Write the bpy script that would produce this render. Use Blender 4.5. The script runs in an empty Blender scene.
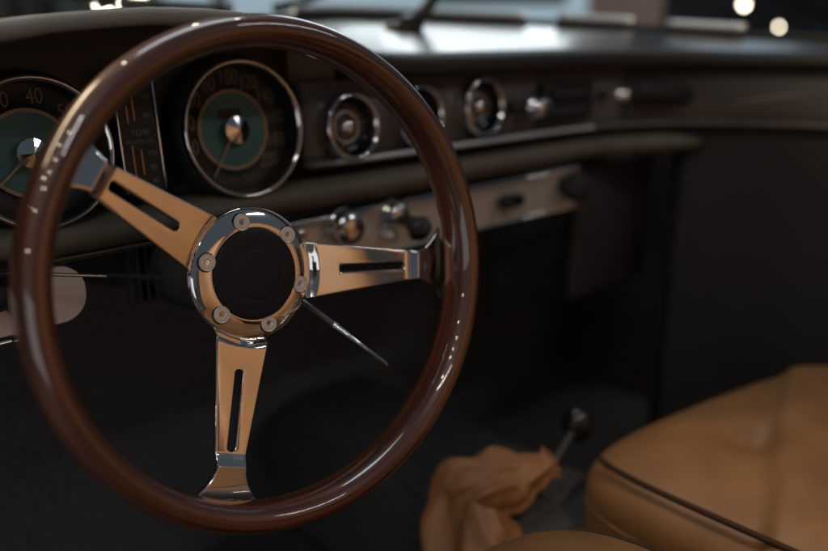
import bpy, bmesh, math, random
from mathutils import Vector, Matrix, noise
PI = math.pi
random.seed(4)
S = bpy.context.scene
COL = S.collection

# ------------------------------------------------------------------ camera
YAW, PITCH, FPX = math.radians(44), math.radians(17), 800.0
FW = Vector((math.sin(YAW)*math.cos(PITCH), math.cos(YAW)*math.cos(PITCH), -math.sin(PITCH)))
RT = Vector((math.cos(YAW), -math.sin(YAW), 0))
UP = RT.cross(FW)
def ray(px, py):
    return RT*((px-414)/FPX) + UP*((275.5-py)/FPX) + FW
def pix(px, py, Z=None, Y=None, z=None, X=None):
    """point of the car seen at a spot of the photograph, on a depth or a plane of the car"""
    d = ray(px, py)
    t = Z if Z is not None else Y/d.y if Y is not None else z/d.z if z is not None else X/d.x
    return d*t
cam = bpy.data.cameras.new('camera')
co = bpy.data.objects.new('camera', cam); COL.objects.link(co)
co.matrix_world = Matrix((RT, UP, -FW)).transposed().to_4x4()
cam.sensor_width = 36; cam.lens = FPX/828*36
cam.clip_start = .01; cam.clip_end = 200
cam.dof.use_dof = True; cam.dof.focus_distance = .628; cam.dof.aperture_fstop = 2.0
cam.dof.aperture_blades = 0
S.camera = co

# ------------------------------------------------------------------ materials
def new_mat(name):
    m = bpy.data.materials.new(name); m.use_nodes = True
    return m, m.node_tree.nodes, m.node_tree.links, m.node_tree.nodes['Principled BSDF']
def mat(name, col, rough=.5, metal=0., coat=0., spec=.5, bump=0., bscale=300., var=0., vscale=20., rvar=0., coat_rough=.05, sheen=0.):
    m, N, L, b = new_mat(name)
    b.inputs['Base Color'].default_value = (*col, 1)
    b.inputs['Roughness'].default_value = rough
    b.inputs['Metallic'].default_value = metal
    b.inputs['Coat Weight'].default_value = coat
    b.inputs['Coat Roughness'].default_value = coat_rough
    b.inputs['Specular IOR Level'].default_value = spec
    b.inputs['Sheen Weight'].default_value = sheen
    tc = N.new('ShaderNodeTexCoord')
    if var or rvar:
        n = N.new('ShaderNodeTexNoise'); n.inputs['Scale'].default_value = vscale; n.inputs['Detail'].default_value = 6
        L.new(tc.outputs['Object'], n.inputs['Vector'])
        if var:
            mr = N.new('ShaderNodeMapRange'); mr.inputs[1].default_value = .3; mr.inputs[2].default_value = .7
            mr.inputs[3].default_value = 1-var; mr.inputs[4].default_value = 1+var
            L.new(n.outputs['Fac'], mr.inputs[0])
            mx = N.new('ShaderNodeMix'); mx.data_type = 'RGBA'; mx.blend_type = 'MULTIPLY'; mx.inputs[0].default_value = 1
            mx.inputs[6].default_value = (*col, 1); L.new(mr.outputs[0], mx.inputs[7]); L.new(mx.outputs[2], b.inputs['Base Color'])
        if rvar:
            m2 = N.new('ShaderNodeMapRange'); m2.inputs[1].default_value = .3; m2.inputs[2].default_value = .7
            m2.inputs[3].default_value = max(0, rough-rvar); m2.inputs[4].default_value = rough+rvar
            L.new(n.outputs['Fac'], m2.inputs[0]); L.new(m2.outputs[0], b.inputs['Roughness'])
    if bump:
        n2 = N.new('ShaderNodeTexVoronoi' if bscale > 600 else 'ShaderNodeTexNoise'); n2.inputs['Scale'].default_value = bscale
        L.new(tc.outputs['Object'], n2.inputs['Vector'])
        bp = N.new('ShaderNodeBump'); bp.inputs['Strength'].default_value = bump; bp.inputs['Distance'].default_value = .001
        L.new(n2.outputs[0], bp.inputs['Height']); L.new(bp.outputs[0], b.inputs['Normal'])
    return m
def emit(name, col, s):
    m, N, L, b = new_mat(name); N.remove(b)
    e = N.new('ShaderNodeEmission'); e.inputs[0].default_value = (*col, 1); e.inputs[1].default_value = s
    L.new(e.outputs[0], N['Material Output'].inputs[0])
    return m
def glass(name, tint=(1, 1, 1), ior=1.45, rough=.0):
    """thin pane: clear, with the mirror reflection glass has at each angle"""
    m, N, L, b = new_mat(name); N.remove(b)
    t = N.new('ShaderNodeBsdfTransparent'); t.inputs[0].default_value = (*tint, 1)
    g = N.new('ShaderNodeBsdfGlossy'); g.inputs['Roughness'].default_value = rough
    f = N.new('ShaderNodeFresnel'); f.inputs[0].default_value = ior
    x = N.new('ShaderNodeMixShader')
    L.new(f.outputs[0], x.inputs[0]); L.new(t.outputs[0], x.inputs[1]); L.new(g.outputs[0], x.inputs[2])
    L.new(x.outputs[0], N['Material Output'].inputs[0])
    return m
def wood():
    m, N, L, b = new_mat('varnished_mahogany')
    uv = N.new('ShaderNodeUVMap')
    mp = N.new('ShaderNodeMapping'); mp.inputs['Scale'].default_value = (9, 330, 1)
    L.new(uv.outputs[0], mp.inputs[0])
    n = N.new('ShaderNodeTexNoise'); n.inputs['Scale'].default_value = 1; n.inputs['Detail'].default_value = 7; n.inputs['Distortion'].default_value = .6
    L.new(mp.outputs[0], n.inputs['Vector'])
    mp2 = N.new('ShaderNodeMapping'); mp2.inputs['Scale'].default_value = (4, 60, 1); L.new(uv.outputs[0], mp2.inputs[0])
    n2 = N.new('ShaderNodeTexNoise'); n2.inputs['Scale'].default_value = 1; n2.inputs['Detail'].default_value = 3
    L.new(mp2.outputs[0], n2.inputs['Vector'])
    ad = N.new('ShaderNodeMath'); ad.operation = 'MULTIPLY_ADD'; ad.inputs[1].default_value = .55
    sc = N.new('ShaderNodeMath'); sc.operation = 'MULTIPLY'; sc.inputs[1].default_value = .45
    L.new(n2.outputs['Fac'], sc.inputs[0]); L.new(n.outputs['Fac'], ad.inputs[0]); L.new(sc.outputs[0], ad.inputs[2])
    r = N.new('ShaderNodeValToRGB'); L.new(ad.outputs[0], r.inputs[0])
    e = r.color_ramp.elements
    e[0].position = .36; e[0].color = (.034, .0095, .0050, 1)
    e[1].position = .66; e[1].color = (.160, .045, .019, 1)
    k = e.new(.5); k.color = (.084, .0225, .0105, 1)
    # glue lines between the laminations of the rim
    sp = N.new('ShaderNodeSeparateXYZ'); L.new(uv.outputs[0], sp.inputs[0])
    dark = None
    for v0 in (.0122, .0310, .0508, .0700):
        s = N.new('ShaderNodeMath'); s.operation = 'SUBTRACT'; s.inputs[1].default_value = v0; L.new(sp.outputs[1], s.inputs[0])
        a = N.new('ShaderNodeMath'); a.operation = 'ABSOLUTE'; L.new(s.outputs[0], a.inputs[0])
        c = N.new('ShaderNodeMath'); c.operation = 'LESS_THAN'; c.inputs[1].default_value = .00035; L.new(a.outputs[0], c.inputs[0])
        if dark is None: dark = c
        else:
            q = N.new('ShaderNodeMath'); q.operation = 'MAXIMUM'; L.new(dark.outputs[0], q.inputs[0]); L.new(c.outputs[0], q.inputs[1]); dark = q
    mx = N.new('ShaderNodeMix'); mx.data_type = 'RGBA'; mx.inputs[7].default_value = (.15, .062, .030, 1)
    L.new(dark.outputs[0], mx.inputs[0]); L.new(r.outputs[0], mx.inputs[6]); L.new(mx.outputs[2], b.inputs['Base Color'])
    b.inputs['Roughness'].default_value = .38; b.inputs['Coat Weight'].default_value = 1; b.inputs['Coat Roughness'].default_value = .012
    b.inputs['Coat IOR'].default_value = 1.7
    bp = N.new('ShaderNodeBump'); bp.inputs['Strength'].default_value = .02; bp.inputs['Distance'].default_value = .0004
    L.new(n2.outputs['Fac'], bp.inputs['Height']); L.new(bp.outputs[0], b.inputs['Coat Normal'])
    return m
def brushed(name, col, rough):
    m, N, L, b = new_mat(name)
    tc = N.new('ShaderNodeTexCoord'); mp = N.new('ShaderNodeMapping'); mp.inputs['Scale'].default_value = (6, 300, 900)
    L.new(tc.outputs['Object'], mp.inputs[0])
    n = N.new('ShaderNodeTexNoise'); n.inputs['Scale'].default_value = 1; n.inputs['Detail'].default_value = 4; L.new(mp.outputs[0], n.inputs['Vector'])
    b.inputs['Base Color'].default_value = (*col, 1); b.inputs['Metallic'].default_value = .45
    mr = N.new('ShaderNodeMapRange'); mr.inputs[3].default_value = rough-.1; mr.inputs[4].default_value = rough+.12
    L.new(n.outputs['Fac'], mr.inputs[0]); L.new(mr.outputs[0], b.inputs['Roughness'])
    return m
def leather(name, col):
    m, N, L, b = new_mat(name)
    tc = N.new('ShaderNodeTexCoord')
    n = N.new('ShaderNodeTexNoise'); n.inputs['Scale'].default_value = 14; n.inputs['Detail'].default_value = 5; L.new(tc.outputs['Object'], n.inputs['Vector'])
    r = N.new('ShaderNodeValToRGB'); L.new(n.outputs['Fac'], r.inputs[0])
    r.color_ramp.elements[0].position = .3; r.color_ramp.elements[0].color = tuple(c*.78 for c in col)+(1,)
    r.color_ramp.elements[1].position = .72; r.color_ramp.elements[1].color = tuple(c*1.12 for c in col)+(1,)
    L.new(r.outputs[0], b.inputs['Base Color'])
    b.inputs['Roughness'].default_value = .46; b.inputs['Specular IOR Level'].default_value = .45
    v = N.new('ShaderNodeTexVoronoi'); v.inputs['Scale'].default_value = 620; L.new(tc.outputs['Object'], v.inputs['Vector'])
    bp = N.new('ShaderNodeBump'); bp.inputs['Strength'].default_value = .18; bp.inputs['Distance'].default_value = .0008
    L.new(v.outputs[0], bp.inputs['Height']); L.new(bp.outputs[0], b.inputs['Normal'])
    return m

M = dict(
    wood=wood(),
    alu=mat('polished_aluminium', (.90, .88, .85), .075, 1, rvar=.05, vscale=45, bump=.05, bscale=38),
    bolt=mat('satin_steel', (.84, .79, .71), .36, .35, rvar=.06, vscale=200),
    chrome=mat('chrome', (.80, .80, .80), .06, 1),
    horn=mat('black_horn_plastic', (.0180, .0205, .0235), .5, spec=.2, bump=.05, bscale=500),
    black=mat('black_plastic', (.022, .022, .022), .42, rvar=.08),
    gloss=mat('gloss_black', (.012, .012, .012), .12),
    matt=mat('matt_black', (.036, .036, .036), .8, spec=.25),
    vinyl=mat('black_padded_vinyl', (.040, .039, .036), .22, coat=.9, coat_rough=.17, bump=.12, bscale=900, rvar=.05, vscale=40),
    panel=mat('brown_grey_painted_metal', (.155, .133, .121), .40, .25, rvar=.06, var=.10, vscale=30),
    cluster=mat('dark_brown_painted_metal', (.036, .031, .028), .45, rvar=.06),
    roll=mat('olive_brown_vinyl', (.135, .118, .084), .48, bump=.3, bscale=900, var=.12),
    plate=brushed('brushed_aluminium', (.78, .71, .63), .42),
    carpet=mat('lightened_carpet', (.090, .091, .094), .95, spec=.1, bump=.6, bscale=420, var=.2, vscale=90),  # same carpet made lighter, replaces light missing under the dash
    tunnel=mat('dimmed_tunnel_carpet', (.050, .050, .051), .95, spec=.1, bump=.6, bscale=420, var=.2, vscale=90),  # same carpet darkened to offset lamp light on the tunnel
    lever=mat('lever_metal', (.80, .85, .90), .16, .88),
    mat_floor=mat('dimmed_floor_carpet', (.058, .058, .059), .95, spec=.1, bump=.6, bscale=420, var=.2, vscale=90),  # same carpet darkened to offset ceiling light on the floor
    door=mat('dark_brown_door_card', (.060, .047, .041), .75, spec=.2, bump=.2, bscale=700, var=.1),
    tan=leather('tan_leather', (.26, .124, .047)),
    tan_dark=mat('dark_tan_piping', (.050, .025, .013), .75, spec=.2),
    face=mat('black_dial_face', (.013, .013, .013), .55, rvar=.05),
    teal=mat('teal_dial_centre', (.070, .225, .212), .5),
    cream=mat('cream_dial_paint', (.50, .36, .24), .5),
    orange=mat('orange_tube', (.42, .17, .06), .4),
    glass=glass('dial_glass', ior=1.22),
    screen=glass('windscreen_glass', (.95, .97, .97)),
    trim=mat('satin_bright_trim', (.74, .80, .84), .42, .35),
    hood=mat('grey_grained_vinyl', (.25, .235, .21), .52, bump=.5, bscale=900),
    lip=mat('dark_grained_vinyl', (.036, .034, .032), .6, bump=.5, bscale=900),
    rubber=mat('rubber_seal', (.018, .018, .018), .6),
    olive=mat('dark_olive_metal', (.060, .050, .030), .28, .5),
    hallfloor=mat('hall_floor', (.12, .11, .10), .35, var=.2, vscale=1.2),
    pillar=mat('dark_pillar', (.03, .032, .036), .6),
    beige=mat('beige_hall_wall', (.30, .27, .22), .7, var=.1, vscale=3),
    pink=mat('pale_pink_paint', (.62, .47, .44), .25, coat=.6),
    window=emit('pale_hall_window', (.66, .86, 1.0), .50), skylight=emit('bright_hall_skylight', (.87, .95, 1.0), 3.2),
    lamp=emit('warm_lamp', (1, .86, .66), 26),
)

# ------------------------------------------------------------------ helpers
def mesh_obj(name, bm, m, parent=None, smooth=True, wn=False):
    me = bpy.data.meshes.new(name); bm.normal_update(); bm.to_mesh(me); bm.free()
    if smooth:
        me.polygons.foreach_set('use_smooth', [True]*len(me.polygons))
    me.materials.append(m)
    o = bpy.data.objects.new(name, me); COL.objects.link(o)
    if parent: o.parent = parent
    if wn:
        w = o.modifiers.new('wn', 'WEIGHTED_NORMAL'); w.weight = 80; w.keep_sharp = False
    return o
def tag(o, label=None, cat=None, group=None, kind=None):
    for k, v in (('label', label), ('category', cat), ('group', group), ('kind', kind)):
        if v: o[k] = v
    return o
def thing(name, label, cat, mw=None, group=None):
    o = bpy.data.objects.new(name, None); COL.objects.link(o); o.empty_display_size = .02
    if mw is not None: o.matrix_world = mw if isinstance(mw, Matrix) else Matrix.Translation(mw)
    return tag(o, label, cat, group)
def frame(loc, x, y, z):
    m = Matrix((x, y, z)).transposed().to_4x4(); m.translation = loc
    return m
def grid(bm, rows, close_u=False, close_v=False, uvs=None):
    """rows of points to quads"""
    V = [[bm.verts.new(p) for p in r] for r in rows]
    nu, nv = len(V), len(V[0])
    lay = bm.loops.layers.uv.verify() if uvs else None
    for i in range(nu if close_u else nu-1):
        for j in range(nv if close_v else nv-1):
            a, b, c, d = V[i][j], V[(i+1) % nu][j], V[(i+1) % nu][(j+1) % nv], V[i][(j+1) % nv]
            try: f = bm.faces.new((a, b, c, d))
            except ValueError: continue
            if uvs:
                for l, (ii, jj) in zip(f.loops, ((i, j), (i+1, j), (i+1, j+1), (i, j+1))): l[lay].uv = uvs(ii, jj)
    return V
def lathe(bm, prof, seg=64, mw=None, cap=False):
    mw = mw or Matrix()
    rows = [[mw @ Vector((r*math.cos(2*PI*k/seg), r*math.sin(2*PI*k/seg), z)) for r, z in prof] for k in range(seg)]
    V = grid(bm, rows, close_u=True)
    if cap:
        for j in (0, -1):
            if prof[j][0] > 1e-6: bm.faces.new([r[j] for r in V][::1 if j else -1])
    bmesh.ops.remove_doubles(bm, verts=bm.verts[:], dist=1e-7)
def box(bm, lo, hi, mw=None, bevel=0., seg=2):
    r = bmesh.ops.create_cube(bm, size=1)
    c = (Vector(lo)+Vector(hi))/2; s = Vector(hi)-Vector(lo)
    for v in r['verts']: v.co = Vector((v.co.x*s.x, v.co.y*s.y, v.co.z*s.z))+c
    if bevel:
        es = list({e for v in r['verts'] for e in v.link_edges})
        g = bmesh.ops.bevel(bm, geom=es, offset=bevel, segments=seg, profile=.5, affect='EDGES')
        vs = list({v for f in g['faces'] for v in f.verts} | {v for v in r['verts'] if v.is_valid})
    else: vs = r['verts']
    if mw is not None:
        for v in vs: v.co = mw @ v.co
    return vs
def tube(bm, pts, rad, seg=12, cap=True):
    """tube along points; rad a number or one per point"""
    pts = [Vector(p) for p in pts]
    rr = rad if isinstance(rad, (list, tuple)) else [rad]*len(pts)
    t0 = (pts[1]-pts[0]).normalized()
    nrm = t0.orthogonal().normalized(); rows = []
    for i, p in enumerate(pts):
        t = (pts[min(i+1, len(pts)-1)]-pts[max(i-1, 0)]).normalized()
        nrm = (nrm-t*nrm.dot(t)).normalized(); bn = t.cross(nrm)
        rows.append([p+(nrm*math.cos(2*PI*k/seg)+bn*math.sin(2*PI*k/seg))*rr[i] for k in range(seg)])
    V = grid(bm, rows, close_v=True)
    if cap:
        bm.faces.new(V[0][::-1]); bm.faces.new(V[-1])
def catmull(P, n=8):
    P = [Vector(p) for p in P]; out = []
    for i in range(len(P)-1):
        a, b, c, d = P[max(i-1, 0)], P[i], P[i+1], P[min(i+2, len(P)-1)]
        for k in range(n):
            t = k/n
            out.append(.5*((2*b)+(c-a)*t+(2*a-5*b+4*c-d)*t*t+(3*b-a-3*c+d)*t**3))
    return out+[P[-1]]
def text_mesh(bm, s, size, mw, depth=.0):
    cu = bpy.data.curves.new('t', 'FONT'); cu.body = s; cu.size = size; cu.align_x = 'CENTER'; cu.align_y = 'CENTER'; cu.extrude = .0002
    o = bpy.data.objects.new('t', cu); COL.objects.link(o)
    dg = bpy.context.evaluated_depsgraph_get()
    me = bpy.data.meshes.new_from_object(o.evaluated_get(dg))
    me.transform(mw); bm.from_mesh(me)
    bpy.data.objects.remove(o); bpy.data.meshes.remove(me); bpy.data.curves.remove(cu)
def lerp(a, b, t): return a+(b-a)*t
def table(x, T):
    if x <= T[0][0]: return T[0][1]
    for (a, va), (b, vb) in zip(T, T[1:]):
        if x <= b:
            t = (x-a)/(b-a); t = t*t*(3-2*t) if False else t
            return lerp(va, vb, t)
    return T[-1][1]
def smooth01(t): t = min(1, max(0, t)); return t*t*(3-2*t)

# ================================================================== STEERING WHEEL
WC = Vector((.32919, .47622, -.17622)); WN = Vector((-.05784, -.98386, .16932)).normalized()
WV = Vector((.20014, .15474, .96747)); WV = (WV-WN*WV.dot(WN)).normalized(); WU = WV.cross(WN)
wheel = thing('steering_wheel', 'wood rimmed steering wheel with three slotted polished metal spokes', 'steering wheel', frame(WC, WU, WV, WN))
# rim: oval section, finger notches on the far side
RO, RA, RB = .19, .0112, .0180
def rim():
    bm = bmesh.new(); NU, NV = 360, 40; RM = RO-RA
    rows = []
    for i in range(NU):
        ph = 2*PI*i/NU; row = []
        for j in range(NV):
            th = 2*PI*j/NV; c, s = math.cos(th), math.sin(th)
            x = RA*math.copysign(abs(c)**.92, c); z = RB*math.copysign(abs(s)**.92, s)
            if s < 0:   # grips behind
                z *= 1.17-.08*(-s)*(.5+.5*math.cos(ph*44))
            row.append(((RM+x)*math.cos(ph), (RM+x)*math.sin(ph), z))
        rows.append(row)
    per = PI*(3*(RA+RB)-math.sqrt((3*RA+RB)*(RA+3*RB)))
    grid(bm, rows, True, True, uvs=lambda i, j: (2*PI*RM*i/NU, per*j/NV))
    mesh_obj('rim', bm, M['wood'], wheel)
rim()
HZ = -.0505                     # hub plane behind the rim's middle
ROT = math.radians(-11.4); SA = math.radians(105.15)
def spoke_level(r, t=0, fall=.14):
    q = math.hypot(r, t)
    z = HZ-.0030
    z += .0066*smooth01((q-.0520)/.0070)
    z += .205*max(0, min(r, .141)-.056)
    z += .0082*smooth01((r-.1375)/.0150) if r < .1475 else .0082*smooth01(.010/.015)
    z -= fall*max(0, r-.1475)
    return z
def half_width(r):
    w = lerp(.0232, .0122, (r-.05)/(.147-.05)) if r < .147 else .0122+.0105*((r-.147)/.021)**1.9
    return w
SLOT = (.0755, .1375, .0034)
def spoke(ang, fall):
    bm = bmesh.new(); TH, E = .0040, .0012
    rs = [.0485+.0005*i for i in range(int((.1770-.0485)/.0005)+1)]
    s0, s1, hw = SLOT
    rs += [s0+hw*(1-math.cos(PI/2*k/7)) for k in range(8)]+[s1-hw*(1-math.cos(PI/2*k/7)) for k in range(8)]
    rs = sorted(set(round(r, 6) for r in rs))
    ca, sa = math.cos(ang), math.sin(ang)
    def h(r):
        if r <= s0 or r >= s1: return 0
        if r < s0+hw: return hw*math.sqrt(max(0, 1-((s0+hw-r)/hw)**2))
        if r > s1-hw: return hw*math.sqrt(max(0, 1-((r-s1+hw)/hw)**2))
        return hw
    for side in (1, -1):
        rows = []
        for r in rs:
            a, w = h(r), half_width(r)
            if a > 0:
                e = min(E, a)
                prof = [(a, -TH), (a, -e), (a+.12*e, -.5*e), (a+.3*e, -.3*e), (a+.5*e, -.12*e), (a+e, 0)]
            else: prof = [(0, -TH), (0, 0), (0, 0), (0, 0), (0.0002, 0), (.0005, 0)]
            prof += [(lerp(prof[-1][0], w-E, k/4), 0) for k in (1, 2, 3)]
            prof += [(w-E, 0), (w-.5*E, -.12*E), (w-.3*E, -.3*E), (w-.12*E, -.5*E), (w, -E), (w, -TH)]
            rows.append([Vector((r*ca-side*t*sa, r*sa+side*t*ca, spoke_level(r, t, fall)+q)) for t, q in prof])
        if side < 0: rows = [r[::-1] for r in rows]
        V = grid(bm, rows, close_v=True)
        for r in (V[0], V[-1]):
            try: bm.faces.new(r)
            except ValueError: pass
    bmesh.ops.remove_doubles(bm, verts=bm.verts[:], dist=2e-6)
    inner = [f for f in bm.faces if all(abs(-v.co.x*sa+v.co.y*ca) < 1e-6 for v in f.verts)]
    bmesh.ops.delete(bm, geom=inner, context='FACES')
    bmesh.ops.recalc_face_normals(bm, faces=bm.faces[:])
    mesh_obj('spoke', bm, M['alu'], wheel, wn=True)
for a, fall in ((ROT-PI/2, -.02), (ROT-PI/2+SA, .14), (ROT-PI/2-SA, .14)): spoke(a, fall)
bm = bmesh.new()
prof = [(.0360, -.006), (.0360, .0000), (.0362, .0005), (.0367, .0008), (.0380, .0009), (.0405, .0006), (.0435, .0000), (.0465, -.0009), (.0490, -.0018), (.0510, -.0027), (.0524, -.0036), (.0532, -.0046), (.0534, -.008)]
lathe(bm, [(r, z+HZ) for r, z in prof], 128)
mesh_obj('hub_ring', bm, M['alu'], wheel)
# six countersunk hexagon socket bolts
BR = .0424
def hexr(a): return .0022/math.cos(((a+PI/6) % (PI/3))-PI/6)
for k in range(6):
    a = math.radians(108.44-60*k); bx, by = BR*math.cos(a), BR*math.sin(a)
    bm = bmesh.new(); seg = 48
    P = [(.0068, -.002), (.0068, .0010), (.0066, .0014), (.0062, .0016), (.0058, .0013), (.0052, .0011), (.0048, .0013), (.0036, .0014), (.0030, .0013), ('h', .0012), ('h', -.0012), (0.0001, -.0012)]
    rows = []
    for i in range(seg):
        t = 2*PI*i/seg
        rows.append([Vector((bx+(hexr(t) if r == 'h' else r)*math.cos(t), by+(hexr(t) if r == 'h' else r)*math.sin(t), HZ+.0004+z)) for r, z in P])
    grid(bm, rows, close_u=True)
    bo = mesh_obj('bolt', bm, M['bolt'], wheel)
    bm = bmesh.new()
    lathe(bm, [(.0001, -.0009), (.0021, -.0009)], 24, Matrix.Translation((bx, by, HZ+.0004)))
    mesh_obj('hex_socket', bm, M['gloss'], bo)
    bm = bmesh.new(); lathe(bm, [(.0067, .0006), (.0071, .0011), (.0076, .0009), (.0078, .0000)], 40, Matrix.Translation((bx, by, HZ-.0003)))
    mesh_obj('gap_ring', bm, M['gloss'], bo)  # shade of the gap around the bolt, built as a black ring
# horn button
bm = bmesh.new()
prof = [(.0362, -.006), (.0362, .0016), (.0360, .0024), (.0354, .0031), (.0342, .0036), (.0300, .0043), (.0240, .0048), (.0212, .0049), (.0206, .0049), (.0203, .0048), (.0199, .0050), (.0195, .0053), (.0188, .0055), (.0150, .0057), (.0100, .0060), (.0050, .0061), (0.0, .0061)]
lathe(bm, [(r, z+HZ) for r, z in prof], 96)
mesh_obj('horn_button', bm, M['horn'], wheel)

# column and its two levers
colm = thing('steering_column', 'matt black steering column behind the wheel hub', 'steering column', frame(WC+WN*HZ, WU, WV, WN))
bm = bmesh.new()
lathe(bm, [(.0, -.004), (.033, -.004), (.033, -.030), (.0375, -.034), (.0375, -.12), (.031, -.128), (.031, -.40), (0, -.40)], 48)
mesh_obj('shroud', bm, M['matt'], colm)
bm = bmesh.new()
for k in range(7):
    lathe(bm, [(.0312, -.150-.012*k), (.0355, -.153-.012*k), (.0355, -.156-.012*k), (.0312, -.159-.012*k)], 48)
mesh_obj('bellows', bm, M['matt'], colm)
def lever(name, label, P, R_, mats, knob=None):
    bm = bmesh.new(); tube(bm, P, R_, 14)
    o = mesh_obj(name, bm, mats); tag(o, label, 'lever')
    return o
hubw = WC+WN*(HZ-.07)
p0, p1 = pix(305, 303, Z=.70), pix(387, 364, Z=.655)
d = (p1-p0)
lever('overdrive_lever', 'thin chrome stalk sticking out to the lower right below the hub', [p0-d*.75, p0-d*.3, p0, p0+d*.36, p0+d*.37, p0+d*.40, p0+d*.41, p1], [.0028, .0026, .0024, .0023, .0029, .0029, .0022, .0014], M['lever'])
q0, q1 = pix(104, 276, Z=.66), pix(-30, 272, Z=.60)
d = q1-q0
tl = lever('indicator_lever', 'slim chrome indicator stalk pointing left behind the rim', [q0-d*.04, q0, q0+d*.3, q0+d*.62, q0+d*.66], [.0012, .0014, .0015, .0018, .0018], M['chrome'])
bm = bmesh.new(); tube(bm, [q0+d*.62, q0+d*.64, q0+d*.72, q0+d*1.0, q0+d*1.05], [.003, .0062, .0068, .0060, .003], 16)
mesh_obj('grip', bm, M['gloss'], tl)
bm = bmesh.new(); tube(bm, [q0-d*.76, q0-d*.30, q0-d*.02], [.0032, .0026, .0018], 12); mesh_obj('arm', bm, M['matt'], tl)

# ================================================================== DASHBOARD
dash = thing('dashboard', 'dark padded dashboard with a brown grey gauge panel and olive knee roll', 'dashboard', Vector((.6, .66, -.13)))
OFF = Vector((.6, .66, -.13))
path = catmull([(-.22, .56), (-.12, .64), (-.02, .66), (.15, .66), (.4, .66), (.7, .66), (.93, .66), (1.04, .645), (1.13, .60), (1.20, .525), (1.25, .43), (1.275, .30)], 10)
path = [Vector((p.x, p.y, 0)) for p in [Vector((a.x, a.y, 0)) for a in path]] if len(path[0]) == 3 else [Vector((p[0], p[1], 0)) for p in path]
def pnorm(i):
    t = path[min(i+1, len(path)-1)]-path[max(i-1, 0)]; t.normalize()
    return Vector((-t.y, t.x, 0))          # forward, into the dash
def sweep(name, sect, m, x0=-9, x1=9, parent=dash, close=True, off=OFF, smooth=True, taper=0):
    bm = bmesh.new(); rows = []
    idx = [i for i, p in enumerate(path) if x0 <= p.x <= x1]
    for i in idx:
        n = pnorm(i)
        k = 1 if i < idx[-1]-taper or not taper else max(.04, (1-((i-idx[-1]+taper)/taper)**2)**.5) if i < idx[-1] else .04
        cz_ = sum(z for d, z in sect)/len(sect)
        rows.append([path[i]+n*(.02+(d-.02)*k)+Vector((0, 0, cz_+(z-cz_)*k))-off for d, z in sect])
    V = grid(bm, rows, close_v=close)
    if close:
        bm.faces.new(V[0]); bm.faces.new(V[-1][::-1])
    bmesh.ops.recalc_face_normals(bm, faces=bm.faces[:])
    return mesh_obj(name, bm, m, parent, smooth=smooth, wn=True)
def arc(cx, cz, r, a0, a1, n=8, ry=None):
    return [(cx+r*math.cos(math.radians(lerp(a0, a1, k/n))), cz+(ry or r)*math.sin(math.radians(lerp(a0, a1, k/n)))) for k in range(n+1)]
# gauge panel, chrome lip, knee roll
sweep('gauge_panel', [(.012, -.050), (.012, -.126), (.016, -.130), (.05, -.130), (.05, -.050)], M['panel'], x0=.48, x1=1.06)
sweep('gauge_panel_dim_end', [(.0125, -.051), (.0125, -.126), (.016, -.1302), (.05, -.1302), (.05, -.051)], mat('shaded_panel_paint', (.062, .052, .046), .5), x0=1.05, x1=1.26)  # gauge panel carried on, its fading light painted as darker brown
sweep('cluster_panel', [(.030, .012), (.030, -.140), (.06, -.140), (.06, .012)], M['cluster'], x0=-.3, x1=.495)
sweep('shelf', [(.011, -.1275), (-.001, -.1295), (-.004, -.1330), (-.002, -.1365), (.05, -.1375), (.05, -.1305), (.0165, -.1305)], M['panel'], x0=.485)
bm = bmesh.new()
tube(bm, [path[i]+pnorm(i)*(-.0045)+Vector((0, 0, -.1315))-OFF for i, p in enumerate(path) if .49 <= p.x <= .99], .0030, 10)
mesh_obj('chrome_strip', bm, M['trim'], dash)
sweep('knee_roll', [(.06, -.147), (.02, -.1475)]+arc(.006, -.1625, .020, 105, 255, 12, .0155)+[(.02, -.180), (.06, -.181)], M['roll'], x1=1.17, taper=9)
sweep('side_trim', [(.02, -.050), (.02, -.70), (.06, -.70), (.06, -.050)], M['matt'], x0=1.14)
sweep('lower_edge', [(.055, -.137), (.022, -.137), (.022, -.149), (.055, -.149)], M['matt'])
bm = bmesh.new()
for dz, dd, rr in ((-.1795, -.004, .0013), (-.1835, .002, .0010)):
    tube(bm, [path[i]+pnorm(i)*dd+Vector((0, 0, dz))-OFF for i, p in enumerate(path) if -.1 <= p.x <= .46], rr, 8)
mesh_obj('piping', bm, M['roll'], dash)
# padded top with the instrument hood: loft from the front lip to the windscreen
wpath = catmull([(-.25, .80), (-.12, .92), (0, .97), (.15, .995), (.4, 1.015), (.7, 1.01), (.92, .985), (1.08, .90), (1.19, .775), (1.245, .65), (1.28, .52), (1.305, .36)], 10)
wpath = [Vector((p[0], p[1], 0)) for p in wpath]
def wz(x, y): return table(x, [(-.2, -.004), (.4, .004), (.68, .016), (.78, .021), (.9, .020), (1.1, .013), (1.2, .007), (1.26, -.004), (1.3, -.013)])
LIPZ = [(-.25, -.03), (-.1, -.022), (.08, -.014), (.183, -.0085), (.223, -.0012), (.29, .0042), (.36, .0035), (.42, -.004), (.48, -.017), (.55, -.036), (.60, -.045), (.66, -.0475), (1.3, -.049)]
TOPZ = [(-.25, -.012), (-.1, -.004), (.08, .0015), (.183, .0058), (.223, .0118), (.29, .0170), (.36, .0165), (.42, .009), (.48, -.004), (.55, -.020), (.60, -.026), (.66, -.0275), (1.0, -.0265), (1.12, -.028), (1.2, -.031), (1.3, -.034)]
FOFF = [(-.25, -.02), (-.1, -.05), (.08, -.078), (.3, -.080), (.40, -.074), (.48, -.056), (.55, -.032), (.62, -.018), (.7, -.014), (1.3, -.014)]
bm = bmesh.new(); rows = []
NP = len(path)
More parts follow.
